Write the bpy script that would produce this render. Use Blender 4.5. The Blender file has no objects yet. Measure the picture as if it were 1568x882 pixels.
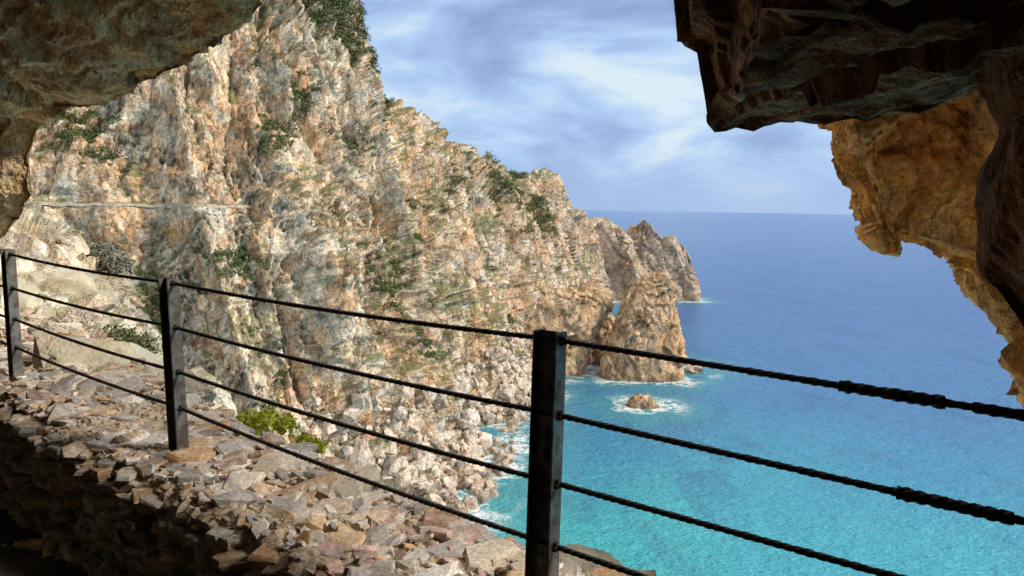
import bpy, math
import numpy as np
from mathutils import Vector, kdtree
import bmesh
rng = np.random.default_rng(11)
scene = bpy.context.scene
SEA = -50.0

# ------------------------------------------------------------------ noise
def _h(ix, iy, iz, seed):
    a = (ix.astype(np.int64) & 0xffffffff).astype(np.uint32)
    b = (iy.astype(np.int64) & 0xffffffff).astype(np.uint32)
    c = (iz.astype(np.int64) & 0xffffffff).astype(np.uint32)
    s = np.uint32((seed * 3266489917) & 0xffffffff)
    h = (a * np.uint32(374761393)) ^ (b * np.uint32(668265263)) ^ (c * np.uint32(2246822519)) ^ s
    h ^= h >> np.uint32(15); h *= np.uint32(2246822519)
    h ^= h >> np.uint32(13); h *= np.uint32(3266489917)
    h ^= h >> np.uint32(16)
    return h.astype(np.float64) / 4294967296.0

def vnoise(P, seed=0):
    F = np.floor(P); f = P - F
    f = f * f * f * (f * (f * 6 - 15) + 10)
    ix, iy, iz = F[:, 0], F[:, 1], F[:, 2]
    out = 0
    for dx in (0, 1):
        wx = f[:, 0] if dx else 1 - f[:, 0]
        for dy in (0, 1):
            wy = f[:, 1] if dy else 1 - f[:, 1]
            for dz in (0, 1):
                wz = f[:, 2] if dz else 1 - f[:, 2]
                out = out + wx * wy * wz * _h(ix + dx, iy + dy, iz + dz, seed)
    return out * 2 - 1

def fbm(P, seed=0, octv=5, gain=0.5):
    o = 0; a = 1.0; Q = P.copy()
    for i in range(octv):
        o = o + a * vnoise(Q, seed + i); Q = Q * 2.03 + 7.1; a *= gain
    return o

def facet(P, seed=0, offw=.6, tilt=2.0):
    """Voronoi cells, each a randomly tilted plane: blocky fractured rock."""
    F = np.floor(P)
    best = np.full(len(P), 1e9); out = np.zeros(len(P))
    for dx in (-1, 0, 1):
        for dy in (-1, 0, 1):
            for dz in (-1, 0, 1):
                ix = F[:, 0] + dx; iy = F[:, 1] + dy; iz = F[:, 2] + dz
                cx = ix + .5 + .9 * (_h(ix, iy, iz, seed) - .5)
                cy = iy + .5 + .9 * (_h(ix, iy, iz, seed + 1) - .5)
                cz = iz + .5 + .9 * (_h(ix, iy, iz, seed + 2) - .5)
                ex = P[:, 0] - cx; ey = P[:, 1] - cy; ez = P[:, 2] - cz
                d = ex * ex + ey * ey + ez * ez
                k = d < best
                if not k.any(): continue
                h3 = _h(ix[k], iy[k], iz[k], seed + 3)
                v = (h3 - .5) * offw
                v = v + ex[k] * (_h(ix[k], iy[k], iz[k], seed + 4) - .5) * tilt
                v = v + ey[k] * (_h(ix[k], iy[k], iz[k], seed + 5) - .5) * tilt
                v = v + ez[k] * (_h(ix[k], iy[k], iz[k], seed + 6) - .5) * tilt
                best[k] = d[k]; out[k] = v
    return out

RT = np.array([[.94, .1, .33], [-.1, .99, .02], [-.33, -.05, .94]])
def rock_disp(P, size, levels=4, seed=0, aniso=(1, 1, .6), fall=.42, shrink=.4, saw=.35):
    a = 1.0; o = 0; c = size
    wn = np.stack([vnoise(P / size * 1.7, seed + 50), vnoise(P / size * 1.7, seed + 51), vnoise(P / size * 1.7, seed + 52)], 1)
    W = P + size * .12 * wn
    Q = (W @ RT.T) * np.array(aniso)
    for i in range(levels):
        o = o + a * facet(Q / c, seed + 10 * i); c *= shrink; a *= fall
    if saw > 0:
        for (d, f, w_) in (((.75, -.35, -.55), 2.1, 1.), ((.5, .75, -.4), 4.3, .5), ((.8, .2, .55), 7.7, .28)):
            t = (P @ np.array(d)) / size * f + 1.1 * vnoise(P / size * 1.1, seed + 60) + .35 * vnoise(P / size * 4.3, seed + 61)
            fr = t - np.floor(t)
            m_ = np.clip(vnoise(P / size * 1.6 + 9, seed + 63) * 1.6 + .5, 0, 1)
            o = o + saw * w_ * (np.where(fr < .85, fr / .85, (1 - fr) / .15) - .5) * m_
    return o

# ------------------------------------------------------------------ mesh helpers
def new_mesh(name, V, quads=None, tris=None, smooth=True, mat=None, attrs=None, colattr=None):
    me = bpy.data.meshes.new(name)
    V = np.ascontiguousarray(V, dtype=np.float32)
    me.vertices.add(len(V)); me.vertices.foreach_set("co", V.ravel())
    idx = []; ls = []; n = 0
    if quads is not None and len(quads):
        q = np.asarray(quads, np.int32); idx.append(q.ravel()); ls.append(np.arange(len(q)) * 4 + n); n += len(q) * 4
    if tris is not None and len(tris):
        t = np.asarray(tris, np.int32); idx.append(t.ravel()); ls.append(np.arange(len(t)) * 3 + n); n += len(t) * 3
    idx = np.concatenate(idx); ls = np.concatenate(ls).astype(np.int32)
    me.loops.add(len(idx)); me.loops.foreach_set("vertex_index", idx)
    me.polygons.add(len(ls)); me.polygons.foreach_set("loop_start", ls)
    me.update(calc_edges=True); me.validate()
    me.polygons.foreach_set("use_smooth", np.full(len(me.polygons), smooth))
    for k, v in (attrs or {}).items():
        a = me.attributes.new(k, 'FLOAT', 'POINT'); a.data.foreach_set("value", np.asarray(v, np.float32))
    if colattr is not None:
        a = me.attributes.new("col", 'FLOAT_COLOR', 'POINT')
        c = np.concatenate([colattr, np.ones((len(V), 1))], 1).astype(np.float32)
        a.data.foreach_set("color", c.ravel())
    ob = bpy.data.objects.new(name, me); scene.collection.objects.link(ob)
    if mat: me.materials.append(mat)
    return ob

def grid_quads(n, m, wrap=False):
    i = np.arange(n if wrap else n - 1); j = np.arange(m - 1)
    I, J = np.meshgrid(i, j, indexing='ij'); I2 = (I + 1) % n
    return np.stack([I * m + J, I2 * m + J, I2 * m + J + 1, I * m + J + 1], -1).reshape(-1, 4)

def grid_normals(G, wrap=False):
    if wrap:
        du = np.roll(G, -1, 0) - np.roll(G, 1, 0)
    else:
        du = np.gradient(G, axis=0)
    dv = np.gradient(G, axis=1)
    N = np.cross(du, dv); L = np.linalg.norm(N, axis=2, keepdims=True); L[L < 1e-9] = 1
    return N / L

def cr(C, t):
    C = np.asarray(C, float); n = len(C)
    i = np.clip(np.floor(t).astype(int), 0, n - 2); f = (t - i)
    f = f.reshape((-1,) + (1,) * (C.ndim - 1))
    p0 = C[np.maximum(i - 1, 0)]; p1 = C[i]; p2 = C[i + 1]; p3 = C[np.minimum(i + 2, n - 1)]
    return .5 * (2 * p1 + (p2 - p0) * f + (2 * p0 - 5 * p1 + 4 * p2 - p3) * f ** 2 + (3 * p1 - p0 - 3 * p2 + p3) * f ** 3)

# ------------------------------------------------------------------ node helpers
class NT:
    def __init__(s, tree): s.t = tree; s.n = tree.nodes; s.l = tree.links
    def new(s, typ): return s.n.new(typ)
    def link(s, a, b): s.l.new(a, b)
    def put(s, sock, v):
        if isinstance(v, bpy.types.NodeSocket): s.l.new(v, sock)
        elif v is not None:
            if isinstance(v, tuple) and len(v) == 3 and len(sock.default_value) == 4: v = v + (1,)
            sock.default_value = v
    def math(s, op, a, b=None, c=None, clamp=False):
        nd = s.n.new('ShaderNodeMath'); nd.operation = op; nd.use_clamp = clamp
        s.put(nd.inputs[0], a)
        if b is not None: s.put(nd.inputs[1], b)
        if c is not None: s.put(nd.inputs[2], c)
        return nd.outputs[0]
    def vmath(s, op, a, b, out=0):
        nd = s.n.new('ShaderNodeVectorMath'); nd.operation = op; s.put(nd.inputs[0], a); s.put(nd.inputs[1], b)
        return nd.outputs[out]
    def noise(s, vec, scale, detail=5, rough=.55, dist=0.0):
        nd = s.n.new('ShaderNodeTexNoise'); s.l.new(vec, nd.inputs['Vector'])
        nd.inputs['Scale'].default_value = scale; nd.inputs['Detail'].default_value = detail
        nd.inputs['Roughness'].default_value = rough; nd.inputs['Distortion'].default_value = dist
        return nd.outputs[0]
    def mapping(s, vec, scale=(1, 1, 1), rot=(0, 0, 0), loc=(0, 0, 0)):
        nd = s.n.new('ShaderNodeMapping'); s.l.new(vec, nd.inputs[0])
        nd.inputs['Scale'].default_value = scale; nd.inputs['Rotation'].default_value = rot; nd.inputs['Location'].default_value = loc
        return nd.outputs[0]
    def sstep(s, v, a, b, lo=0., hi=1.):
        nd = s.n.new('ShaderNodeMapRange'); nd.interpolation_type = 'SMOOTHSTEP'
        s.put(nd.inputs[0], v)
        nd.inputs[1].default_value = a; nd.inputs[2].default_value = b; nd.inputs[3].default_value = lo; nd.inputs[4].default_value = hi
        return nd.outputs[0]
    def mix(s, f, a, b, mode='MIX'):
        nd = s.n.new('ShaderNodeMix'); nd.data_type = 'RGBA'; nd.blend_type = mode; nd.clamp_factor = True
        s.put(nd.inputs[0], f); s.put(nd.inputs[6], a); s.put(nd.inputs[7], b)
        return nd.outputs[2]
    def ramp(s, v, stops):
        nd = s.n.new('ShaderNodeValToRGB'); s.l.new(v, nd.inputs[0]); e = nd.color_ramp.elements
        while len(e) < len(stops): e.new(.5)
        for x, (p, c) in zip(e, stops): x.position = p; x.color = c + (1,)
        return nd.outputs[0]
    def bump(s, h, strength, dist, normal=None):
        nd = s.n.new('ShaderNodeBump'); nd.inputs['Strength'].default_value = strength; nd.inputs['Distance'].default_value = dist
        s.l.new(h, nd.inputs['Height'])
        if normal: s.l.new(normal, nd.inputs['Normal'])
        return nd.outputs[0]

def newmat(name):
    m = bpy.data.materials.new(name); m.use_nodes = True
    nt = NT(m.node_tree); b = m.node_tree.nodes['Principled BSDF']
    return m, nt, b

def rock_material(name, k, pal, orange_amt=.5, veg=0.0, bump=.6, headland=False, streak=.5, rough=.9, cell=.1, fbump=.8, dk=1.0):
    m, nt, b = newmat(name)
    geo = nt.new('ShaderNodeNewGeometry'); pos = geo.outputs['Position']
    big = nt.noise(pos, 1.1 / k, 3, .6, .6)
    mid = nt.noise(pos, 5.0 / k, 5, .64, .4)
    fine = nt.noise(pos, 26.0 / k, 4, .7)
    st = nt.mapping(pos, (9 / k, 9 / k, 2.2 / k), (.35, .55, 0))
    stn = nt.noise(st, 1.0, 4, .65, .5)
    cs = 1.0 / (k * cell)
    comb0 = nt.new('ShaderNodeCombineXYZ')
    for i, q in enumerate((mid, stn, fine)): nt.link(q, comb0.inputs[i])
    cv = nt.vmath('ADD', nt.mapping(pos, (cs, cs, cs * .6), (.30, .42, .1)), nt.vmath('MULTIPLY', comb0.outputs[0], (1.4, 1.4, 1.0)))
    vo = nt.new('ShaderNodeTexVoronoi'); vo.feature = 'F1'; vo.inputs['Scale'].default_value = 1.0; nt.link(cv, vo.inputs['Vector'])
    dif = nt.vmath('SUBTRACT', cv, vo.outputs['Position'])
    tl = nt.vmath('SUBTRACT', vo.outputs['Color'], (.5, .5, .5))
    fh = nt.vmath('DOT_PRODUCT', dif, tl, 'Value')
    sc = nt.new('ShaderNodeSeparateColor'); nt.link(vo.outputs['Color'], sc.inputs[0])
    fh = nt.math('ADD', fh, nt.math('MULTIPLY', sc.outputs[0], .35))
    md = nt.math('ADD', mid, nt.math('MULTIPLY', nt.math('SUBTRACT', sc.outputs[1], .5), .12))
    col = nt.ramp(md, [(.32, pal['grey']), (.43, pal['pale']), (.57, pal['warm']), (.67, pal['pale'])])
    om = nt.math('MULTIPLY', nt.sstep(big, .50 - .06 * orange_amt, .60), nt.sstep(stn, .36, .60))
    om = nt.math('MULTIPLY', om, orange_amt * 1.4, clamp=True)
    col = nt.mix(om, col, pal['orange'])
    w2 = nt.math('ADD', nt.math('MULTIPLY', nt.math('SUBTRACT', .5, big), 1.2), nt.math('MULTIPLY', nt.math('SUBTRACT', mid, .5), 1.6))
    w2 = nt.math('ADD', w2, nt.math('MULTIPLY', sc.outputs[2], .12))
    col = nt.mix(nt.sstep(w2, .14, .38, 0., min(1., orange_amt * 1.3)), col, pal['warm2'])
    sm = nt.math('MULTIPLY', nt.sstep(stn, .56, .68), streak)
    col = nt.mix(sm, col, pal['grey'])
    fm = nt.sstep(fine, .34, .66, 1 - .42 * dk, 1.0 + .3 * dk)
    comb = nt.new('ShaderNodeCombineColor')
    for i in range(3): nt.link(fm, comb.inputs[i])
    col = nt.mix(1.0, col, comb.outputs[0], 'MULTIPLY')
    crk = nt.math('MULTIPLY', nt.sstep(vo.outputs['Distance'], .54, .80), nt.sstep(stn, .42, .58, .05 * dk, .7 * dk))
    col = nt.mix(crk, col, pal['dark'])
    cav = nt.sstep(geo.outputs['Pointiness'], .40, .490, .85 * dk, 0.)  # crevices painted darker, for soil and for the shade that gathers there
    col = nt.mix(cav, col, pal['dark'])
    if veg > 0:
        sep = nt.new('ShaderNodeSeparateXYZ'); nt.link(geo.outputs['Normal'], sep.inputs[0])
        vm = nt.math('ADD', nt.noise(nt.mapping(pos, loc=(3, 90, 7)), 1.6 / k, 4, .68), nt.sstep(sep.outputs[2], .0, .8, -.06, .17))
        vm = nt.sstep(vm, .55, .63, 0., veg)
        vm = nt.math('MULTIPLY', vm, nt.sstep(fine, .36, .54, .25, 1.))
        col = nt.mix(vm, col, pal['green'])
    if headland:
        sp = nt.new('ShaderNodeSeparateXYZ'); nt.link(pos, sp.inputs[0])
        haze = nt.sstep(sp.outputs[1], 360., 420., 0., .35)  # far headland turns grey-pink: distance haze mixed into the rock colour
        col = nt.mix(haze, col, (.56, .43, .36))
        wet = nt.sstep(sp.outputs[2], -50., -47.2, .55, 0.)
        col = nt.mix(wet, col, (.15, .11, .07))
    nt.link(col, b.inputs['Base Color'])
    b.inputs['Roughness'].default_value = rough
    b.inputs['Specular IOR Level'].default_value = .25
    n1 = nt.bump(fh, fbump, k * cell * .55)
    h = nt.math('ADD', nt.math('MULTIPLY', mid, .5), nt.math('MULTIPLY', fine, .45))
    h = nt.math('ADD', h, nt.math('MULTIPLY', stn, .5))
    nt.link(nt.bump(h, bump, k * .09, n1), b.inputs['Normal'])
    return m

PAL = dict(grey=(.50, .45, .39), pale=(.76, .64, .49), warm=(.72, .52, .33), warm2=(.56, .31, .17), orange=(.74, .38, .15), dark=(.10, .07, .05), green=(.115, .14, .05))
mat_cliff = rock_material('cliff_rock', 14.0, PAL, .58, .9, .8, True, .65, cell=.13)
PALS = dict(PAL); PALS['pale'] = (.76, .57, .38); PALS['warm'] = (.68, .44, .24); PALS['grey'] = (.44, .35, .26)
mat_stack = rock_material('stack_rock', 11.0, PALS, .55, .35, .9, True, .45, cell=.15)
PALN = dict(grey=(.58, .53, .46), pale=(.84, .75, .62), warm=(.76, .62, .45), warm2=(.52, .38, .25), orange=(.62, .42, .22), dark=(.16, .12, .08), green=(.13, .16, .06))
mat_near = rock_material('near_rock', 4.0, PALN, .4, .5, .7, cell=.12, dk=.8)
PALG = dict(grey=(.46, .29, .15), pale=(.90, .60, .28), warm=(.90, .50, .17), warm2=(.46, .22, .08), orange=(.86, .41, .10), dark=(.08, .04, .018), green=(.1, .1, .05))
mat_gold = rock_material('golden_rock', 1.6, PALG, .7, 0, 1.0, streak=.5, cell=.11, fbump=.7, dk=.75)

# ------------------------------------------------------------------ main cliff
shore = np.array([(-75, 20), (-55, 60), (-38, 88), (-20, 108), (-9, 124), (-5, 140), (-2, 165), (3, 192), (14, 214), (22, 250), (28, 310), (42, 365), (54, 395), (68, 396), (78, 397), (90, 400), (99, 404), (104.5, 410), (103, 425), (80, 450)], float)
mid = np.array([(-120, 45, 0), (-92, 78, 0), (-62, 105, 0), (-38, 118, 0), (-26, 135, -2), (-19, 145, -4), (-12, 172, -5), (-5, 200, -5), (3, 225, -5), (12, 262, -8), (21, 318, -12), (38, 370, -22), (54, 402, -28), (68, 402, -30), (77, 403, -27), (88, 405, -32), (98, 408, -35), (104, 412, -43), (102, 424, -44), (80, 446, -38)], float)
ridge = np.array([(-160, 90, 75), (-135, 120, 78), (-95, 150, 72), (-62, 165, 62), (-43, 168, 50), (-37, 175, 28), (-31, 200, 24), (-25, 230, 21), (-13, 270, 17.5), (3, 310, 11), (15, 352, 19), (35, 385, 2), (54, 412, -7), (67, 412, -12), (74, 412, -3.5), (84, 412, -15), (96, 414, -18), (102, 416, -32), (98, 425, -38), (78, 442, -28)], float)
nc = len(shore)
S3 = np.concatenate([shore, np.full((nc, 1), SEA)], 1)
out = S3[:, :2] - ridge[:, :2]; out /= np.linalg.norm(out, axis=1, keepdims=True)
under = S3.copy(); under[:, :2] += out * 4; under[:, 2] = -57
low = S3 + (mid - S3) * .5; low[:, 2] = SEA + (mid[:, 2] - SEA) * .27
upper = mid + (ridge - mid) * .45; upper[:, 2] = mid[:, 2] + (ridge[:, 2] - mid[:, 2]) * .56
back = ridge.copy(); back[:, :2] -= out * 30; back[:, 2] -= 12
back[14:, :2] = ridge[14:, :2] + np.array([-6, 22])
C = np.stack([under, S3, low, mid, upper, ridge, back], 1)
seg = np.linalg.norm(np.diff(mid, axis=0), axis=1) / np.linalg.norm(.5 * (mid[1:, :2] + mid[:-1, :2]), axis=1) + .02
seg[0] *= .3; seg[-2:] *= .5
cum = np.concatenate([[0], np.cumsum(seg)]); cum /= cum[-1]
NU, NV = 1000, 500
tu = np.interp(np.linspace(0, 1, NU), cum, np.arange(nc))
rows = np.array([0, .04, .22, .52, .74, .95, 1.0])
tv = np.interp(np.linspace(0, 1, NV), rows, np.arange(7))
A = cr(C, tu)
G = cr(A.transpose(1, 0, 2), tv).transpose(1, 0, 2)
N = grid_normals(G); outu = cr(out, tu); outu /= np.linalg.norm(outu, axis=1, keepdims=True)
if (N[:, :, :2] * outu[:, None, :]).sum() < 0: N = -N
P = G.reshape(-1, 3); Nf = N.reshape(-1, 3)
U = np.repeat(tu, NV); Z = P[:, 2]; TV = np.tile(tv, NU)
amp = np.interp(U, [0, 9, 12, 17, 19], [1, 1, .8, .7, .5])
amp = amp * np.interp(TV, [0, 1, 4.2, 5, 6], [.5, .8, 1, .65, .8])
Pr = P @ np.array([[1, 0, .35], [0, 1, -.1], [0, 0, .35]]).T
rib = fbm(np.stack([Pr[:, 0], Pr[:, 1], Pr[:, 2] * .5], 1) / 19, 3, 3)
D = 5.8 * (1 - 2.2 * np.abs(rib)) * amp - 2.0
rib2 = fbm(np.stack([Pr[:, 0], Pr[:, 1], Pr[:, 2] * .4], 1) / 7, 23, 2)
D += 1.8 * (1 - 2.4 * np.abs(rib2)) * amp
D += amp * 3.2 * rock_disp(P, 15, 4, 100, (1, 1, .5), .44, .4, .6)
D += amp * .75 * rock_disp(P, 3.6, 1, 140, (1, 1, .6), .5, .4, 1.1)
for (uc, zc, ru, rz) in [(2.93, 1.6, .05, 2.0), (3.85, 1.5, .06, 1.4), (7.0, 1., .12, 2.2), (5.6, .5, .1, 1.4)]:
    q = ((U - uc) / ru) ** 2 + ((Z - zc) / rz) ** 2
    D -= 5 * np.clip(1.6 - q, 0, 1)
P2 = P + Nf * D[:, None]
G2 = P2.reshape(NU, NV, 3)
# the old path: a narrow shelf across the face, supported from below
selm = (tu > 1.3) & (tu < 3.02); sel = np.where(selm)[0]
pr = np.einsum('ijk,ik->ij', G2[:, :, :2], outu)
pl = np.array([np.median(pr[i, np.abs(G2[i, :, 2] + .2) < 2.0]) if (np.abs(G2[i, :, 2] + .2) < 2.0).any() else pr[i, 250] for i in sel])
ker = np.hanning(31); ker /= ker.sum()
pl = np.convolve(np.pad(pl, 15, mode='edge'), ker, 'valid') + .6
for n_, i in enumerate(sel):
    z = G2[i, :, 2]; e = np.clip(min((tu[i] - 1.3) / .15, (3.02 - tu[i]) / .03), 0, 1)
    wlo = np.clip((z + 7) / 6, 0, 1) * (z < -.3)
    d = np.clip(pl[n_] - pr[i], 0, None) * wlo
    whi = np.clip((1.9 - z) / .5, 0, 1) * (z >= -.3)
    d = d - np.clip(pr[i] - (pl[n_] - 1.1), 0, 3.5) * whi
    wl2 = (z < -.3) * (z > -1.4); d = d - np.clip(pr[i] - pl[n_], 0, 2.5) * wl2
    G2[i, :, :2] += outu[i] * (d * e)[:, None]
P2 = G2.reshape(-1, 3)
cliff = new_mesh('sea_cliff', P2, grid_quads(NU, NV), mat=mat_cliff)
N2 = grid_normals(G2)
if (N2[:, :, :2] * outu[:, None, :]).sum() < 0: N2 = -N2

def box_strip(pts, outd, w, z0, z1):
    V = []; Q = []
    for p, o in zip(pts, outd):
        for (k, z) in ((0, z0), (w, z0), (w, z1), (0, z1)):
            V.append((p[0] - o[0] * k, p[1] - o[1] * k, p[2] + z))
    n = len(pts)
    for i in range(n - 1):
        for j in range(4):
            Q.append((i * 4 + j, i * 4 + 4 + j, i * 4 + 4 + (j + 1) % 4, i * 4 + (j + 1) % 4))
    Q.append((0, 1, 2, 3)); Q.append((n * 4 - 1, n * 4 - 2, n * 4 - 3, n * 4 - 4))
    return np.array(V), np.array(Q)
s6 = slice(8, len(sel) - 8, 2)
pts = []
for n_, i in list(enumerate(sel))[s6]:
    j = np.argmin(np.abs(G2[i, :, 2] + .3)); g = G2[i, j, :2]; g = g + outu[i] * (pl[n_] + .12 - g @ outu[i])
    pts.append([g[0], g[1], -.45])
pts = np.array(pts); od = outu[sel][s6]
kk = np.hanning(9); kk /= kk.sum(); pp = np.pad(pts, ((4, 4), (0, 0)), mode='edge')
pts = np.stack([np.convolve(pp[:, c], kk, 'valid') for c in range(3)], 1)
m, nt, b = newmat('path_masonry'); geo = nt.new('ShaderNodeNewGeometry')
nz = nt.noise(geo.outputs['Position'], 1.2, 5, .65)
nt.link(nt.ramp(nz, [(.35, (.30, .23, .17)), (.65, (.60, .50, .38))]), b.inputs['Base Color']); b.inputs['Roughness'].default_value = .9
Va, Qa = box_strip(pts, od, .4, -.25, .22); Va[:, 2] += .2 * vnoise(Va * .9, 3)
new_mesh('cliff_path', Va, Qa, smooth=False, mat=m)

# ------------------------------------------------------------------ ring-lofted rocks
def ring_rock(name, rings, mat, size, ampl, seed, nu=220, nv=150):
    R = np.array(rings, float)
    t = np.linspace(0, len(R) - 1, nv); RR = cr(R, t)
    th = np.linspace(0, 2 * np.pi, nu, endpoint=False)
    c, s = np.cos(th), np.sin(th)
    c = np.sign(c) * np.abs(c) ** .8; s = np.sign(s) * np.abs(s) ** .8
    Gx = RR[None, :, 0] + c[:, None] * np.maximum(RR[None, :, 3], 0)
    Gy = RR[None, :, 1] + s[:, None] * np.maximum(RR[None, :, 4], 0)
    Gz = np.repeat(RR[None, :, 2], nu, 0)
    G = np.stack([Gx, Gy, Gz], -1); Nn = grid_normals(G, True)
    cen = RR[None, :, :3]
    if (Nn * (G - cen)).sum() < 0: Nn = -Nn
    P = G.reshape(-1, 3); D = ampl * rock_disp(P, size, 4, seed, (1, 1, .55), .45, .42, .6) + ampl * .4 * fbm(P / size * .8, seed + 5, 3)
    P = P + Nn.reshape(-1, 3) * D[:, None]
    return new_mesh(name, P, grid_quads(nu, nv, True), mat=mat), P
st, PB = ring_rock('sea_stack', [(40.2, 221, -55, 13.6, 9), (40.2, 221, -50, 12.6, 8.5), (40.6, 221, -41, 11.4, 8), (41.5, 221, -33, 9.1, 7), (42.4, 221, -26.5, 7.4, 5.5), (43.6, 221, -22.6, 5.2, 4.4), (44.2, 221, -20.2, 2.8, 3), (44.3, 221, -19.4, 0, 0)], mat_stack, 7, 1.4, 300)
ar, PA = ring_rock('rock_arch', [(7.4, 227, -55, 16.4, 11), (7.8, 227, -50, 15.6, 10.5), (8.8, 227, -41, 16.2, 10), (13.2, 227, -34, 16.2, 9), (15.8, 227, -28, 15.4, 8), (16.2, 227, -25.4, 13, 7), (16.2, 227, -24.2, 7, 4), (16.2, 227, -24.0, 0, 0)], mat_stack, 7, 1.2, 340)
ab, _ = ring_rock('arch_saddle', [(29.5, 239, -55, 7, 5), (29.5, 239, -50, 6.5, 5), (30, 239, -43, 6, 4.5), (30.5, 239, -37, 5, 4), (30.5, 239, -34, 2.5, 2), (30.5, 239, -33.6, 0, 0)], mat_stack, 6, 1.0, 360, 120, 90); ab.parent = ar
isl, PI = ring_rock('islet_rock', [(34, 187, -53, 5, 4), (34, 187, -50, 4.0, 3), (33.9, 187, -48.6, 2.9, 2.2), (33.4, 187, -47.6, 1.5, 1.2), (33.2, 187, -47, 0, 0)], mat_stack, 2.4, .7, 380, 90, 60)

# ------------------------------------------------------------------ boulders
def hull_of(pts_):
    bm = bmesh.new()
    for q in pts_: bm.verts.new(q)
    bmesh.ops.convex_hull(bm, input=bm.verts)
    for v in [v for v in bm.verts if not v.link_faces]: bm.verts.remove(v)
    bmesh.ops.triangulate(bm, faces=bm.faces)
    bm.verts.ensure_lookup_table(); bm.verts.index_update()
    V = np.array([v.co[:] for v in bm.verts]); T = np.array([[v.index for v in f.verts] for f in bm.faces]); bm.free()
    return V, T
def hull(n, flat=1.0, seed=0):
    r = np.random.default_rng(seed)
    p = r.normal(size=(n, 3)); p /= np.linalg.norm(p, axis=1, keepdims=True); p *= r.uniform(.75, 1.05, (n, 1)); p[:, 2] *= flat
    return hull_of(p)
def slab(seed):
    """flat split stone: irregular polygon plate with chipped rims"""
    r = np.random.default_rng(seed); k = r.integers(5, 8); L = []
    th = np.sort(np.linspace(0, 6.28, k, endpoint=False) + r.uniform(-.35, .35, k)); ra = r.uniform(.75, 1.1, k)
    for z, sc in ((-.16, .86), (.0, 1.0), (.12, .96), (.16, .86)):
        for t, q in zip(th, ra):
            L.append((math.cos(t) * q * sc + r.uniform(-.04, .04), math.sin(t) * q * sc + r.uniform(-.04, .04), z + r.uniform(-.025, .025)))
    return hull_of(L)
HB = [hull(18, .8, s) for s in range(10)]
def rotm(r, tilt=None):
    if tilt is None: a = r.uniform(0, 6.28, 3)
    else: a = np.array([r.normal() * tilt, r.normal() * tilt, r.uniform(0, 6.28)])
    cx, cy, cz = np.cos(a); sx, sy, sz = np.sin(a)
    Rx = np.array([[1, 0, 0], [0, cx, -sx], [0, sx, cx]]); Ry = np.array([[cy, 0, sy], [0, 1, 0], [-sy, 0, cy]]); Rz = np.array([[cz, -sz, 0], [sz, cz, 0], [0, 0, 1]])
    return Rz @ Ry @ Rx if tilt is None else Ry @ Rx @ Rz
Vs = []; Ts = []; off = 0
cand = np.where((U > 3.0) & (U < 8.4) & (P2[:, 2] < -32) & (P2[:, 2] > -51.5))[0]
w = np.interp(P2[cand, 2], [-51, -44, -32], [1, .8, .15]); w /= w.sum()
pick = rng.choice(cand, 2300, p=w)
pos_b = [(P2[i], min(3.2, .5 + rng.exponential(.62))) for i in pick]
for i in range(120):
    u = rng.uniform(3.2, 7.5); s_ = cr(shore, np.array([u]))[0]; o_ = cr(out, np.array([u]))[0]
    pos_b.append((np.array([*(s_ + o_ * rng.uniform(1, 6)), SEA + rng.uniform(-.4, .4)]), rng.uniform(.6, 2.2)))
for i in range(16):
    pos_b.append((np.array([rng.uniform(52, 60), rng.uniform(224, 238), SEA + rng.uniform(-.3, .6)]), rng.uniform(1, 2.6)))
for p, r_ in pos_b:
    V, T = HB[rng.integers(10)]
    V = (V * np.array([1, rng.uniform(.7, 1.1), rng.uniform(.6, .9)]) * r_) @ rotm(rng).T + p
    Vs.append(V); Ts.append(T + off); off += len(V)
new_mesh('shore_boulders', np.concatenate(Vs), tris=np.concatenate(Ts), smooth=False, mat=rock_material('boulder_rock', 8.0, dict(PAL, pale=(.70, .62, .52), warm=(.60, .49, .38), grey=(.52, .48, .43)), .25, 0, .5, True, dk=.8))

# ------------------------------------------------------------------ sea
def spaced(a, b, step, far, n):
    core = np.arange(a, b + step, step); g = np.geomspace(step * 2, far, n)
    return np.concatenate([(a - g)[::-1], core, core[-1] + g])
xs = spaced(-40, 130, 1.1, 40000, 60); ys = spaced(85, 430, 1.1, 40000, 60)
X, Y = np.meshgrid(xs, ys, indexing='ij')
wl = P2[(np.abs(P2[:, 2] - SEA) < 1.2)][::2, :2]
extra = [PB[np.abs(PB[:, 2] - SEA) < .8][:, :2], PA[np.abs(PA[:, 2] - SEA) < .8][:, :2], PI[np.abs(PI[:, 2] - SEA) < .6][:, :2], np.array([p[:2] for p, r in pos_b if p[2] < -49])]
wl = np.concatenate([wl] + extra)
kd = kdtree.KDTree(len(wl))
for i, p in enumerate(wl): kd.insert((p[0], p[1], 0), i)
kd.balance()
xf = X.ravel(); yf = Y.ravel(); dist = np.full(len(xf), 300.)
corem = (xf > -60) & (xf < 200) & (yf > 40) & (yf < 520)
for i in np.where(corem)[0]: dist[i] = kd.find((xf[i], yf[i], 0))[2]
m, nt, b = newmat('sea_water')
geo = nt.new('ShaderNodeNewGeometry'); pos = geo.outputs['Position']
sp = nt.new('ShaderNodeSeparateXYZ'); nt.link(pos, sp.inputs[0])
at = nt.new('ShaderNodeAttribute'); at.attribute_name = 'shore'; sd = at.outputs['Fac']
wob = nt.noise(pos, .012, 3, .5, .5)
yy = nt.math('ADD', sp.outputs[1], nt.math('MULTIPLY', nt.math('SUBTRACT', wob, .5), 140.))
yy = nt.math('ADD', yy, nt.math('MULTIPLY', sp.outputs[0], .25))
f = nt.math('DIVIDE', yy, 1400.)
col = nt.ramp(f, [(.07, (.04, .34, .40)), (.108, (.033, .24, .385)), (.155, (.036, .16, .35)), (.32, (.042, .125, .33)), (1., (.07, .15, .34))])
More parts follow.
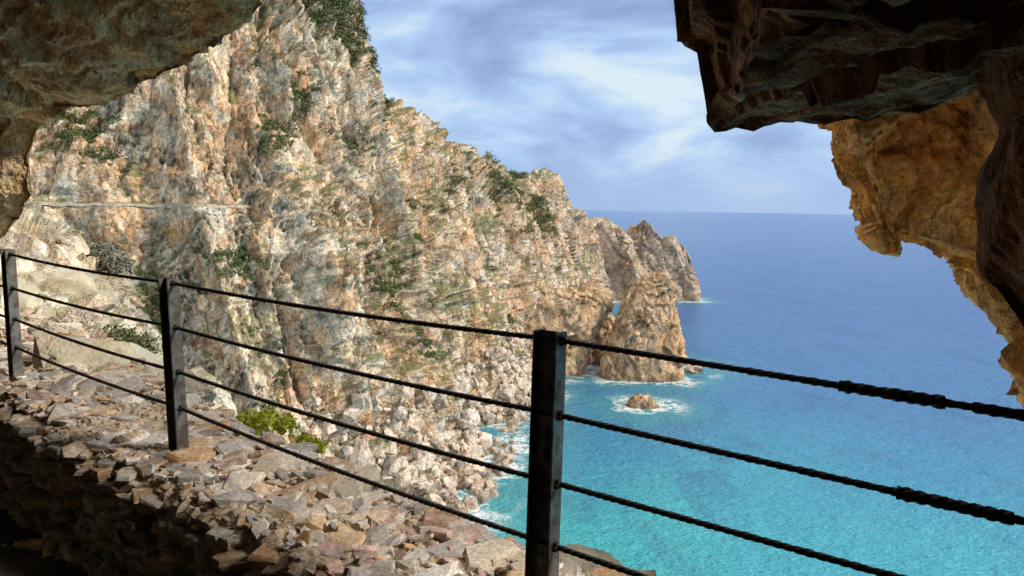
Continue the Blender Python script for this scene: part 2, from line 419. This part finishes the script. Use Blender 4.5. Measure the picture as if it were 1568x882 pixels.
patch = nt.noise(nt.mapping(pos, (1, .5, 1)), .045, 4, .6, .8)
col = nt.mix(nt.sstep(patch, .48, .68, 0., .5), col, (.022, .11, .25))
col = nt.mix(nt.sstep(sd, 2., 20., .6, 0.), col, (.05, .30, .31))
fo = nt.noise(pos, .55, 6, .7, .6); fo2 = nt.noise(pos, .09, 2, .5)
edge = nt.sstep(fo2, .38, .58, 1.4, 8.5)
rel = nt.math('DIVIDE', sd, edge)
foam = nt.math('MULTIPLY', nt.sstep(rel, .15, 1.1, 1., 0.), nt.sstep(fo, .41, .55))
col = nt.mix(foam, col, (.78, .82, .82))
nt.link(col, b.inputs['Base Color'])
b.inputs['Roughness'].default_value = .25; b.inputs['IOR'].default_value = 1.33
w1 = nt.noise(nt.mapping(pos, (1, 1.7, 1), (0, 0, .45)), .16, 5, .66, .3)
w2 = nt.noise(nt.mapping(pos, (1, 2.2, 1), (0, 0, .3)), .9, 3, .6, .4)
hh = nt.math('ADD', nt.math('MULTIPLY', w1, 1.6), nt.math('MULTIPLY', w2, .6))
nt.link(nt.bump(hh, .9, 1.7), b.inputs['Normal'])
new_mesh('sea', np.stack([xf, yf, np.full(len(xf), SEA)], 1), grid_quads(len(xs), len(ys)), mat=m, attrs={'shore': dist})

# ------------------------------------------------------------------ foliage
def leafmat(name, a, bcol, sc=1.3):
    m, nt, b = newmat(name); geo = nt.new('ShaderNodeNewGeometry')
    n = nt.noise(geo.outputs['Position'], sc, 3, .6)
    rnd = nt.math('ADD', nt.math('MULTIPLY', n, .6), nt.math('MULTIPLY', geo.outputs['Random Per Island'], .4))
    nt.link(nt.ramp(rnd, [(.25, a), (.75, bcol)]), b.inputs['Base Color']); b.inputs['Roughness'].default_value = .75
    b.inputs['Specular IOR Level'].default_value = .2
    return m
def leaves(cens, rads, per, leaf, r, flat=.6):
    n = len(cens) * per
    c = np.repeat(cens, per, 0); R = np.repeat(rads, per)
    d = r.normal(size=(n, 3)); d /= np.linalg.norm(d, axis=1, keepdims=True)
    lump = 1 + .35 * vnoise(d * 2.2 + c * 3, 5)
    p = c + d * (R * lump * r.uniform(.35, 1, n) ** .5)[:, None] * np.array([1, 1, flat])
    a = r.normal(size=(n, 3)); a /= np.linalg.norm(a, axis=1, keepdims=True)
    bb = np.cross(a, d + .3 * r.normal(size=(n, 3))); bb /= np.linalg.norm(bb, axis=1, keepdims=True) + 1e-9
    L = (leaf * r.uniform(.6, 1.4, n) * (R / np.mean(rads)) ** .3)[:, None]
    V = np.stack([p - a * L, p + bb * L * .45, p + a * L, p - bb * L * .45], 1).reshape(-1, 3)
    return V, np.arange(n * 4).reshape(-1, 4)
nz2 = N2.reshape(-1, 3)[:, 2]
vegn = fbm(P2 / 13, 500, 3) + .4 * fbm(P2 / 3.5, 520, 3)
score = vegn * .8 + np.clip(nz2, -.2, .9) * .7 + 1.0 * np.exp(-((TV - 5) / .28) ** 2) * (U < 9.6) * (U > 3.2)
for (uc, zc, ru, rz, g) in [(3.3, 22, .25, 6, 1.3), (3.1, 12, .25, 5, 1.1), (3.7, 40, .45, 10, 2.0), (4.2, 32, .3, 9, 1.5), (2.7, -8, .35, 6, 1.), (7.5, 2, .7, 5, 1.3), (8.6, -6, .7, 6, 1.2), (5.2, -10, .5, 12, .9), (2.2, -14, .3, 7, .9), (7.6, -30, .5, 5, 1.2), (4.3, -20, .3, 9, .8), (2.0, 14, .2, 5, .7), (3.9, 14, .3, 7, .9)]:
    score += g * np.exp(-((U - uc) / ru) ** 2 - ((Z - zc) / rz) ** 2)
el_ = np.where((P2[:, 2] > -42) & (U > 1.2) & (U < 12))[0]
th_ = np.quantile(score[el_], .92); ok = el_[score[el_] > th_]
ok = rng.choice(ok, 7200, False)
rad = rng.uniform(.4, 1.5, len(ok)) * np.interp(U[ok], [0, 5, 12], [1, 1.1, 1.5]) * np.interp(score[ok], [th_, th_ + .8], [.75, 1.3])
Vl, Ql = leaves(P2[ok] + np.array([0, 0, .15]), rad, 38, .23, rng)
new_mesh('cliff_shrubs', Vl, Ql, smooth=False, mat=leafmat('shrub_leaf', (.045, .06, .022), (.14, .165, .06), .25))

# ------------------------------------------------------------------ gallery frame
O = np.array([-1.52, 3.34]); Sd = np.array([.79, -.613]); Nd = np.array([.613, .79])
def W(s, m_, z):
    s = np.asarray(s, float); m_ = np.asarray(m_, float)
    return np.stack([O[0] + s * Sd[0] + m_ * Nd[0], O[1] + s * Sd[1] + m_ * Nd[1], np.asarray(z, float) + 0 * s], -1)

rim = np.array([(-3.75, -1.3), (-3.7, -.8), (-3.56, -.36), (-3.2, -.2), (-2.89, .03), (-2.95, .32), (-2.76, .57), (-2.31, .58), (-1.60, .64), (-.87, .74), (-.51, .82), (-.25, .89), (.04, .98), (.22, 1.6), (.45, 2.4), (1.0, 3.0), (1.6, 2.9), (2.0, 2.1), (2.13, 1.1), (2.22, .66), (2.24, .49), (2.31, .46), (2.33, .35), (2.345, .235), (2.45, .26), (2.59, .28), (2.72, .30), (2.92, .33), (3.03, .353), (3.10, .20), (3.06, .045), (3.055, -.116), (3.10, -.21), (3.15, -.32), (3.25, -.55), (3.35, -.9), (3.4, -1.3), (2.5, -1.32), (1, -1.32), (-1, -1.32), (-2.6, -1.3)])  # unseen top of the opening raised to add bounce light inside
rl = np.concatenate([rim, rim[:1]]); sl = np.concatenate([[0], np.cumsum(np.linalg.norm(np.diff(rl, axis=0), axis=1))])
NR = 1100; tt = np.linspace(0, sl[-1], NR, endpoint=False)
RP = np.stack([np.interp(tt, sl, rl[:, 0]), np.interp(tt, sl, rl[:, 1])], 1)
cen = np.array([0., -.15]); dr = RP - cen; dr /= np.linalg.norm(dr, axis=1, keepdims=True)
bx = np.where(dr[:, 0] > 0, 9., 8.); bz = np.where(dr[:, 1] > 0, 3.9, 1.8)
tb = 1 / ((np.abs(dr[:, 0]) / bx) ** 4 + (np.abs(dr[:, 1]) / bz) ** 4) ** .25
box = cen + dr * tb[:, None]
side = np.clip((RP[:, 0] - 1.0) / 1.0, 0, 1)[:, None]
def rowat(kind, v, v2=None):
    if kind == 'e': return RP + dr * (v + ((v2 if v2 is not None else v) - v) * side)
    if kind == 'b': return RP + (box - RP) * v
    if kind == 'c': return cen + (box - cen) * v
spec = [(2.6, 'e', 18, 0, 18), (1.2, 'e', 6, 10, 6), (.7, 'e', 1.8, 12, 1.8), (.5, 'e', .35, 20, .3), (.4, 'e', 0, 10, 0), (.1, 'e', .14, 34, .19), (-.25, 'e', .38, 40, .44), (-.6, 'e', .72, 40, .75), (-.9, 'b', .5, 20, 0), (-1.5, 'b', 1., 20, 0), (-3.2, 'c', 1., 20, 0), (-3.7, 'c', .5, 8, 0), (-3.8, 'c', 0.001, 6, 0)]
Rows = []; Ms = []
prev = None
for (mm, kd_, v, n, v2) in spec:
    cur = rowat(kd_, v, v2)
    if prev is None: Rows.append(cur); Ms.append(mm)
    else:
        for i in range(1, n + 1):
            f_ = i / n; Rows.append(prev[0] + (cur - prev[0]) * f_); Ms.append(prev[1] + (mm - prev[1]) * f_)
    prev = (cur, mm)
Rows = np.array(Rows).transpose(1, 0, 2); Ms = np.array(Ms)
CG = W(Rows[:, :, 0], np.repeat(Ms[None], NR, 0), Rows[:, :, 1])
CN = grid_normals(CG, True)
cenW = W(cen[0], 0, cen[1])
mi = np.argmin(np.abs(Ms - 0.0))
if ((cenW - CG[:, mi]) * CN[:, mi]).sum() < 0: CN = -CN
Pc = CG.reshape(-1, 3)
ra = np.interp(np.tile(Ms, NR), [-.8, -.2, .4, .7], [1.4, 1.1, .5, 1.])
Dc = ra * (.095 * rock_disp(Pc, .75, 5, 700, (1, 1, 1.1), .46, .42, .6) + .05 * fbm(Pc * 1.6, 720, 4)) - .02
Pc2 = Pc + CN.reshape(-1, 3) * Dc[:, None]
lean = np.repeat(RP[:, 0], len(Ms)); slab_shade = np.clip((lean - 1.6) / .6, 0, 1) * np.interp(np.tile(Ms, NR), [-1.4, -.9], [0, 1])  # right slab: brown rock, its unlit shade put into the colour
PALC = dict(grey=(.66, .50, .34), pale=(.95, .76, .52), warm=(.95, .66, .34), warm2=(.64, .37, .17), orange=(.94, .54, .19), dark=(.12, .065, .035), green=(.1, .1, .05))
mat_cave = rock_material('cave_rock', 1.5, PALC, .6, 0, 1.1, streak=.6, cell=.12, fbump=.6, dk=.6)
nt = NT(mat_cave.node_tree); b = mat_cave.node_tree.nodes['Principled BSDF']
src = b.inputs['Base Color'].links[0].from_socket
at = nt.new('ShaderNodeAttribute'); at.attribute_name = 'slab_shade'
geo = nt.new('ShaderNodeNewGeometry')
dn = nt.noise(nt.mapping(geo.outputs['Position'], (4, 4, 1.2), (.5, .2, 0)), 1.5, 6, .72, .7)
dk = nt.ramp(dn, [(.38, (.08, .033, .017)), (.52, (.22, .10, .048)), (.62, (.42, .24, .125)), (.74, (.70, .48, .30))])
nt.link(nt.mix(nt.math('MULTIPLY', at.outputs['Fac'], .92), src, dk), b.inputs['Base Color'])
new_mesh('cave_rock', Pc2, grid_quads(NR, len(Ms), True), mat=mat_cave, attrs={'slab_shade': slab_shade})

# floor
m, nt, b = newmat('gallery_floor'); geo = nt.new('ShaderNodeNewGeometry')
nz_ = nt.noise(geo.outputs['Position'], 6, 6, .7)
nt.link(nt.ramp(nz_, [(.3, (.04, .032, .025)), (.7, (.13, .105, .08))]), b.inputs['Base Color']); b.inputs['Roughness'].default_value = .95
nt.link(nt.bump(nz_, .6, .03), b.inputs['Normal'])
ss, mm = np.meshgrid(np.linspace(-8, 9, 170), np.linspace(-3.7, -.12, 40), indexing='ij')
Pfl = W(ss.ravel(), mm.ravel(), -1.66); Pfl[:, 2] += .03 * fbm(Pfl * 2, 40, 5)
new_mesh('gallery_floor', Pfl, grid_quads(170, 40), mat=m)

# golden buttress on the right
sil = np.array([(1.55, 4.1, 1.9), (1.66, 4.05, 1.3), (1.74, 4, .84), (1.76, 4, .60), (1.88, 4, .31), (1.95, 4, .10), (1.95, 4, -.01), (2.01, 4, -.135), (2.2, 4, -.16), (2.34, 4, -.20), (2.54, 4, -.30), (2.64, 4, -.46), (2.8, 4, -.69), (3.05, 4, -1.0), (3.4, 4.1, -1.5)])
offs = np.array([(1.4, 2.6, .2), (.35, .9, .08), (0, 0, 0), (.16, -.12, .12), (.6, -.3, .42), (1.3, -.7, .9), (2.4, -1.3, 1.6), (4.5, -2.6, 2.6)])
Cb = sil[:, None, :] + offs[None]
a1 = cr(Cb, np.linspace(0, len(sil) - 1, 360)); gb = cr(a1.transpose(1, 0, 2), np.linspace(0, len(offs) - 1, 320)).transpose(1, 0, 2)
nb = grid_normals(gb)
if (nb * -gb)[:, 80:].sum() < 0: nb = -nb
Pb = gb.reshape(-1, 3)
Pb = Pb + nb.reshape(-1, 3) * (.13 * rock_disp(Pb, .9, 5, 800, (1, 1, .8), .45, .42, .7) + .04 * fbm(Pb * 1.5, 820, 3) - .01)[:, None]
new_mesh('rock_buttress', Pb, grid_quads(360, 320), mat=mat_gold)

# pale rock slope outside, left
r0 = [(-14, 17, 1.2), (-10.55, 14, .1), (-8.75, 13, -.34), (-7.44, 12, -.67), (-6.97, 11.5, -.95), (-6.23, 11, -1.19), (-5.21, 10, -1.54), (-4.37, 9, -1.78), (-4.0, 8.4, -2.0), (-2.6, 6.5, -2.6), (-.8, 5, -3.0), (1.0, 3.8, -3.3)]
r1 = [(-10, 12, .6), (-7.6, 9.3, -.35), (-6.0, 9.0, -.8), (-5.2, 8.6, -1.1), (-4.9, 8.3, -1.25), (-4.5, 8.0, -1.4), (-4.0, 7.6, -1.6), (-3.5, 7.2, -1.75), (-3.2, 6.9, -1.9), (-2.0, 5.5, -2.2), (-.6, 4.3, -2.3), (1.0, 3.3, -2.5)]
r2 = [(-7, 8, -.9), (-5.5, 6.6, -1.1), (-4.8, 6.2, -1.15), (-4.2, 5.9, -1.2), (-3.8, 5.7, -1.25), (-3.4, 5.4, -1.3), (-3.0, 5.15, -1.4), (-2.6, 4.9, -1.5), (-2.2, 4.6, -1.6), (-1.2, 4.0, -1.6), (-.2, 3.2, -1.7), (1.0, 2.4, -1.8)]
r0 = np.array(r0, float); r1 = np.array(r1, float); r2 = np.array(r2, float)
rb = r0 + np.array([.3, 1.0, -1.5]); rbb = r0 + np.array([1.0, 2.4, -9])
r3 = r2 + np.array([-.5, -.6, -.3])
Cs = np.stack([rbb, rb, r0, r1, r2, r3], 1)
a1 = cr(Cs, np.linspace(0, len(r0) - 1, 420)); gs = cr(a1.transpose(1, 0, 2), np.linspace(0, 5, 320)).transpose(1, 0, 2)
ns = grid_normals(gs)
if ns[:, 160:, 2].sum() < 0: ns = -ns
Ps = gs.reshape(-1, 3)
Ds = .42 * rock_disp(Ps, 2.0, 4, 900, (1, 1, .9), .42, .42, .6) + .15 * fbm(Ps * .6, 920, 3)
Ps = Ps + ns.reshape(-1, 3) * Ds[:, None]
slope = new_mesh('rock_slope', Ps, grid_quads(420, 320), mat=mat_near)
Psg = Ps.reshape(420, 320, 3); Vs = []; Ts = []; off = 0
for i in range(150):
    p = Psg[rng.integers(30, 275), rng.integers(125, 262)]
    V, T = HB[rng.integers(10)]; r_ = min(.6, .08 + rng.exponential(.16))
    V = (V * np.array([1.2, rng.uniform(.7, 1.1), rng.uniform(.45, .8)]) * r_) @ rotm(rng, .4).T + p
    Vs.append(V); Ts.append(T + off); off += len(V)
sb = new_mesh('slope_blocks', np.concatenate(Vs), tris=np.concatenate(Ts), smooth=False, mat=mat_near); sb.parent = slope

# ------------------------------------------------------------------ parapet wall
m_w, nt, b = newmat('wall_stone')
at = nt.new('ShaderNodeAttribute'); at.attribute_name = 'col'; geo = nt.new('ShaderNodeNewGeometry'); pos = geo.outputs['Position']
n1 = nt.noise(pos, 22, 5, .7, .4); n2 = nt.noise(nt.mapping(pos, (1, 1, 3)), 60, 4, .7)
c = nt.mix(nt.sstep(n1, .52, .66, 0., .4), at.outputs['Color'], (.50, .31, .15))
c = nt.mix(nt.sstep(nt.noise(nt.mapping(pos, loc=(3, 3, 3)), 14, 5, .65), .52, .64, 0., .5), c, (.66, .59, .49))
cb = nt.new('ShaderNodeCombineColor'); fm = nt.sstep(n2, .3, .7, .6, 1.2)
for i in range(3): nt.link(fm, cb.inputs[i])
c = nt.mix(1., c, cb.outputs[0], 'MULTIPLY')
nt.link(c, b.inputs['Base Color']); b.inputs['Roughness'].default_value = .8
nt.link(nt.bump(nt.math('ADD', n1, nt.math('MULTIPLY', n2, .5)), .5, .012), b.inputs['Normal'])
def ztop(s): return np.interp(s, [-6, -2, 0, 2, 5], [-1.04, -1.08, -1.14, -1.17, -1.2])
def mout(s): return np.interp(s, [-5, -2.5, -1, 0.5, 2.5, 5], [1.0, .8, .55, .36, .33, .3])
ns_, nm_ = 620, 130
sv = np.linspace(-6, 4.6, ns_)
zt = ztop(sv); mo = mout(sv)
prof = [(-.24 + 0 * sv, -1.95 + 0 * sv), (-.225 + 0 * sv, zt - .05), (-.19 + 0 * sv, zt - .02), (.05 + 0 * sv, zt - .02), (mo, zt - .05), (mo + .06, zt - .25), (mo + .15, zt - 1.6)]
pm = np.stack([np.stack(p_, 1) for p_ in prof], 1)
tm = np.interp(np.linspace(0, 1, nm_), [0, .33, .37, .6, .82, .86, 1], np.arange(7))
ii = np.clip(np.floor(tm).astype(int), 0, 5); ff = (tm - ii)[None, :, None]
pg = pm[:, ii] * (1 - ff) + pm[:, ii + 1] * ff
WG = W(np.repeat(sv[:, None], nm_, 1), pg[:, :, 0], pg[:, :, 1])
WN = grid_normals(WG)
if WN[:, 60, 2].sum() < 0: WN = -WN
Pw = WG.reshape(-1, 3)
Dw = .03 * rock_disp(Pw, .16, 3, 1000, (1, 1, 2.2), .5, .45, .3) + .025 * fbm(Pw * 2.5, 1020, 4)
Pw2 = Pw + WN.reshape(-1, 3) * Dw[:, None]
pal = np.array([(.42, .39, .35), (.56, .48, .37), (.60, .52, .41), (.52, .31, .15), (.34, .21, .14), (.32, .27, .23), (.72, .66, .57), (.48, .36, .25), (.42, .38, .34), (.58, .40, .23), (.64, .56, .45), (.54, .45, .34)])
wall = new_mesh('stone_wall', Pw2, grid_quads(ns_, nm_), smooth=False, mat=m_w, colattr=np.tile(np.array([[.44, .33, .22]]), (len(Pw2), 1)))
HS = [slab(50 + s) for s in range(16)] + [hull(16, .34, 80 + s) for s in range(6)]
Vs = []; Ts = []; Cs_ = []; off = 0
def add_stone(p, r_, tilt, colr, zs=1.):
    global off
    V, T = HS[rng.integers(len(HS))]
    V = V * np.array([1, rng.uniform(.5, .9), rng.uniform(.7, 1.5) * zs]) * r_
    V = V @ rotm(rng, tilt).T
    V = V + p
    Vs.append(V); Ts.append(T + off); off += len(V); Cs_.append(np.repeat(colr[None], len(V), 0))
for i in range(3800):
    s = rng.uniform(-4.5, 3.6); mo_ = float(mout(s))
    r_ = min(.15, .016 + rng.exponential(.027))
    m1 = rng.uniform(-.21 + r_ * .5, mo_ + .02)
    p = W(s, m1, float(ztop(s)) - .012 - r_ * .06 + rng.uniform(-.008, .012) + .012 * math.sin(s * 3))
    cc = pal[rng.integers(12)] * rng.uniform(.65, 1.15)
    if s > 1.2 and rng.random() < .15: cc = np.array([.52, .33, .27]) * rng.uniform(.8, 1.1)
    add_stone(p, r_, .15 if r_ > .05 else .35, cc)
for i in range(1300):
    s = rng.uniform(-4.5, 3.2); z = -1.66 + rng.integers(0, 12) * .045 + rng.uniform(-.01, .01)
    if z > float(ztop(s)) - .03: continue
    p = W(s, -.225 + rng.uniform(-.005, .02), z)
    add_stone(p, rng.uniform(.05, .12), .06, pal[rng.integers(12)] * rng.uniform(.45, .8))
st_ob = new_mesh('capping_stones', np.concatenate(Vs), tris=np.concatenate(Ts), smooth=False, mat=m_w, colattr=np.concatenate(Cs_))
st_ob.parent = wall

# ------------------------------------------------------------------ railing
m_p, nt, b = newmat('weathered_steel'); geo = nt.new('ShaderNodeNewGeometry'); pos = geo.outputs['Position']
n1 = nt.noise(nt.mapping(pos, (1, 1, .8)), 16, 6, .75, .2); n2 = nt.noise(pos, 90, 4, .7)
c = nt.ramp(n1, [(.36, (.07, .055, .045)), (.50, (.14, .125, .11)), (.62, (.26, .245, .225)), (.74, (.18, .10, .06))])
nt.link(c, b.inputs['Base Color']); nt.link(nt.sstep(n1, .3, .7, .62, .34), b.inputs['Roughness'])
b.inputs['Metallic'].default_value = .7
nt.link(nt.bump(n2, .3, .0015), b.inputs['Normal'])
m_c, nt, b = newmat('cable_steel'); geo = nt.new('ShaderNodeNewGeometry')
n1 = nt.noise(geo.outputs['Position'], 45, 5, .7)
nt.link(nt.ramp(n1, [(.35, (.012, .010, .009)), (.6, (.035, .026, .02)), (.75, (.09, .05, .03))]), b.inputs['Base Color'])
b.inputs['Roughness'].default_value = .6; b.inputs['Metallic'].default_value = .2
nt.link(nt.bump(n1, .5, .003), b.inputs['Normal'])
rail = bpy.data.objects.new('cable_railing', None); scene.collection.objects.link(rail)
def hbeam(name, base, top, wS=.082, wN=.056, tf=.008, tw=.006):
    hs, hn = wS / 2, wN / 2
    prof = [(-hs, -hn), (-hs + tf, -hn), (-hs + tf, -tw / 2), (hs - tf, -tw / 2), (hs - tf, -hn), (hs, -hn), (hs, hn), (hs - tf, hn), (hs - tf, tw / 2), (-hs + tf, tw / 2), (-hs + tf, hn), (-hs, hn)]
    bm = bmesh.new(); base = np.array(base); top = np.array(top)
    L = []
    for p in (base, top):
        L.append([bm.verts.new((p[0] + Sd[0] * a + Nd[0] * c_, p[1] + Sd[1] * a + Nd[1] * c_, p[2])) for a, c_ in prof])
    n = len(prof)
    for i in range(n): bm.faces.new((L[0][i], L[0][(i + 1) % n], L[1][(i + 1) % n], L[1][i]))
    bm.faces.new(L[1]); bm.faces.new(L[0][::-1])
    bmesh.ops.recalc_face_normals(bm, faces=bm.faces)
    ed = [e for e in bm.edges if abs(e.verts[0].co.z - e.verts[1].co.z) > .2 or (e.verts[0].co.z > top[2] - .01 and e.verts[1].co.z > top[2] - .01)]
    bmesh.ops.bevel(bm, geom=ed, offset=.0018, segments=2, affect='EDGES')
    me = bpy.data.meshes.new(name); bm.to_mesh(me); bm.free(); me.materials.append(m_p)
    ob = bpy.data.objects.new(name, me); scene.collection.objects.link(ob); ob.parent = rail
posts = [((-3.02, 4.5, -1.25), (-3.10, 4.5, -.30)), ((-1.49, 3.34, -1.3), (-1.565, 3.34, -.345)), ((.095, 2.1, -1.4), (.115, 2.1, -.350)), ((1.70, .87, -1.4), (1.70, .87, -.36)), ((-4.6, 5.7, -1.3), (-4.66, 5.7, -.27))]
for i, (a, c_) in enumerate(posts): hbeam('post_%d' % (i + 1), a, c_)
levels = [[-.29, -.33, -.364, -.374, -.395], [-.50, -.538, -.564, -.586, -.592], [-.69, -.727, -.766, -.780, -.752], [-.86, -.90, -.93, -.958, -.94]]
order = [4, 0, 1, 2, 3]
allV = []; allQ = []; off = 0
def tube(pathp, rad_fn, nseg=14, lobes=4, twist=260.):
    global off
    L = np.concatenate([[0], np.cumsum(np.linalg.norm(np.diff(pathp, axis=0), axis=1))])
    T = np.gradient(pathp, axis=0); T /= np.linalg.norm(T, axis=1, keepdims=True)
    up = np.array([0, 0, 1.]); B = np.cross(T, up); B /= np.linalg.norm(B, axis=1, keepdims=True); Nn = np.cross(B, T)
    th = np.linspace(0, 2 * np.pi, nseg, endpoint=False)
    r = rad_fn(L)[:, None] * (1 + .13 * np.cos(lobes * th[None] - L[:, None] * twist)) * (1 + .10 * vnoise(np.stack([L * 55, L * 0, L * 0], 1), 3))[:, None]
    V = pathp[:, None] + r[..., None] * (np.cos(th)[None, :, None] * B[:, None] + np.sin(th)[None, :, None] * Nn[:, None])
    n, k_ = V.shape[:2]; V = V.reshape(-1, 3)
    I, J = np.meshgrid(np.arange(n - 1), np.arange(k_), indexing='ij'); J2 = (J + 1) % k_
    Q = np.stack([I * k_ + J, I * k_ + J2, (I + 1) * k_ + J2, (I + 1) * k_ + J], -1).reshape(-1, 4)
    allV.append(V); allQ.append(Q + off); off += len(V)
def postxy(i, z):
    a, c_ = np.array(posts[i][0]), np.array(posts[i][1]); f_ = (z - a[2]) / (c_[2] - a[2]); q = a + (c_ - a) * f_; return q
for li, lv in enumerate(levels):
    for k_ in range(4):
        A_ = postxy(order[k_], lv[k_]); B_ = postxy(order[k_ + 1], lv[k_ + 1])
        t = np.linspace(0, 1, 900)[:, None]
        path = A_ + (B_ - A_) * t; path[:, 2] -= .016 * (4 * t[:, 0] * (1 - t[:, 0])) if k_ < 3 else 0
        LL = np.linalg.norm(B_ - A_)
        tb_ = {0: .44, 1: .50, 2: .62, 3: .66}[li]
        def rf(L, k_=k_, LL=LL, tb_=tb_, li=li):
            r = np.full(len(L), .0078)
            if k_ == 3:
                x = L / LL; hw = .045
                r = np.where(np.abs(x - tb_) < hw, .0120, r); r = np.where(np.abs(np.abs(x - tb_) - hw) < .006, .0132, r)
                r = np.where((np.abs(x - tb_ - .1) < .025), .0105, r)
            return r
        tube(path, rf)
cab = new_mesh('cables', np.concatenate(allV), np.concatenate(allQ), mat=m_c); cab.parent = rail
allV = []; allQ = []; off = 0
for li, lv in enumerate(levels):
    for k_ in range(5):
        c0 = postxy(order[k_], lv[k_]); d3 = np.array([Sd[0], Sd[1], 0])
        for sg in (-1, 1):
            t = np.linspace(.036, .056, 6)[:, None]
            tube(c0 + d3 * sg * t, lambda L: np.where((L < .001) | (L > .019), .006, .0125), 12, 6, 0.)
fe = new_mesh('ferrules', np.concatenate(allV), np.concatenate(allQ), smooth=False, mat=m_c); fe.parent = rail

# ------------------------------------------------------------------ near plants
def plant(name, cens, rads, per, leaf, mat, root, flat=.8):
    cens = np.array(cens, float); rads = np.array(rads, float)
    V, Q = leaves(cens, rads, per, leaf, rng, flat)
    V = list(V); Q = list(map(tuple, Q)); r_ = np.array(root)
    for c in cens:
        for k_ in range(5):
            tip = c + rng.normal(size=3) * rads[0] * .4; w_ = leaf * .12; n = len(V)
            V += [r_ + (w_, 0, 0), r_ - (w_, 0, 0), tip - (w_ * .4, 0, 0), tip + (w_ * .4, 0, 0)]; Q.append((n, n + 1, n + 2, n + 3))
    return new_mesh(name, np.array(V), np.array(Q), smooth=False, mat=mat)
m_bush = leafmat('bush_leaf', (.04, .06, .025), (.17, .19, .09))
m_euph = leafmat('euphorbia_leaf', (.30, .38, .03), (.66, .68, .07))
m_greyb = leafmat('grey_shrub_twig', (.13, .13, .10), (.28, .28, .22))
plant('green_bush', [(-3.75, 7.0, -1.33), (-3.5, 6.9, -1.38), (-3.95, 7.1, -1.38), (-3.6, 6.8, -1.45)], [.2, .18, .15, .17], 650, .022, m_bush, (-3.7, 7.0, -1.7))
plant('euphorbia_plant', [(-1.44, 4.02, -1.20), (-1.31, 3.97, -1.17), (-1.22, 4.0, -1.21), (-1.38, 3.92, -1.23)], [.08, .08, .07, .07], 240, .016, m_euph, (-1.3, 4.0, -1.6))
plant('euphorbia_plant.001', [(-1.04, 3.75, -1.21), (-.97, 3.72, -1.23)], [.05, .05], 150, .014, m_euph, (-1.0, 3.75, -1.6))
plant('grey_shrub', [(-6.5, 11.6, -.85), (-6.25, 11.5, -.95), (-6.8, 11.7, -.85), (-6.1, 11.4, -1.1)], [.28, .25, .22, .2], 800, .035, m_greyb, (-6.5, 11.6, -1.4))

# ------------------------------------------------------------------ sky + sun
SUN = Vector((.80, -.21, .60)).normalized()
el = math.asin(SUN.z); az = math.atan2(SUN.x, SUN.y)
wld = bpy.data.worlds.new("World"); scene.world = wld; wld.use_nodes = True
nt = NT(wld.node_tree); bg = wld.node_tree.nodes['Background']
sky = nt.new('ShaderNodeTexSky'); sky.sky_type = 'NISHITA'; sky.sun_disc = False; sky.sun_elevation = el; sky.sun_rotation = az
tc = nt.new('ShaderNodeTexCoord'); g_ = tc.outputs['Generated']
sp = nt.new('ShaderNodeSeparateXYZ'); nt.link(g_, sp.inputs[0]); zz = sp.outputs[2]
mp = nt.mapping(g_, (1.9, 1.9, 4.4), (.05, .16, 0), (.62, 1.1, .05))
c1 = nt.noise(mp, 2.1, 6, .54, .5); c2 = nt.noise(nt.mapping(g_, (2.5, 2.5, 11)), 2.6, 4, .6, .3)
cc = nt.math('ADD', nt.math('MULTIPLY', c1, .78), nt.math('MULTIPLY', c2, .22))
cl = nt.ramp(cc, [(.37, (.28, .40, .67)), (.46, (.37, .52, .83)), (.53, (.48, .67, .97)), (.62, (.76, .90, 1.0))])
cl = nt.mix(nt.sstep(zz, 0., .11, .8, 0.), cl, (.40, .57, .88))
cl = nt.mix(nt.sstep(zz, .42, .75, 0., .95), cl, (1.8, 1.7, 1.55))  # overhead sky out of view, brightened as added fill for the cave
cl10 = nt.new('ShaderNodeVectorMath'); cl10.operation = 'SCALE'; nt.link(cl, cl10.inputs[0]); cl10.inputs['Scale'].default_value = 10.
fin = nt.mix(.9, sky.outputs[0], cl10.outputs[0])
nt.link(fin, bg.inputs['Color']); bg.inputs['Strength'].default_value = .1
ld = bpy.data.lights.new('sun', 'SUN'); ld.energy = 3.8; ld.angle = math.radians(9); ld.color = (1, .94, .86)
lo = bpy.data.objects.new('sun', ld); scene.collection.objects.link(lo); lo.rotation_euler = SUN.to_track_quat('Z', 'Y').to_euler()

# ------------------------------------------------------------------ camera
cd = bpy.data.cameras.new('camera'); cam = bpy.data.objects.new('camera', cd); scene.collection.objects.link(cam)
cam.location = (0, 0, 0); cam.rotation_euler = (math.radians(90), math.radians(-.91), 0)
cd.sensor_width = 36; cd.lens = 25.7; cd.shift_y = -.078; cd.clip_start = .05; cd.clip_end = 100000
scene.camera = cam
scene.view_settings.view_transform = 'Standard'; scene.view_settings.look = 'None'; scene.view_settings.exposure = 0
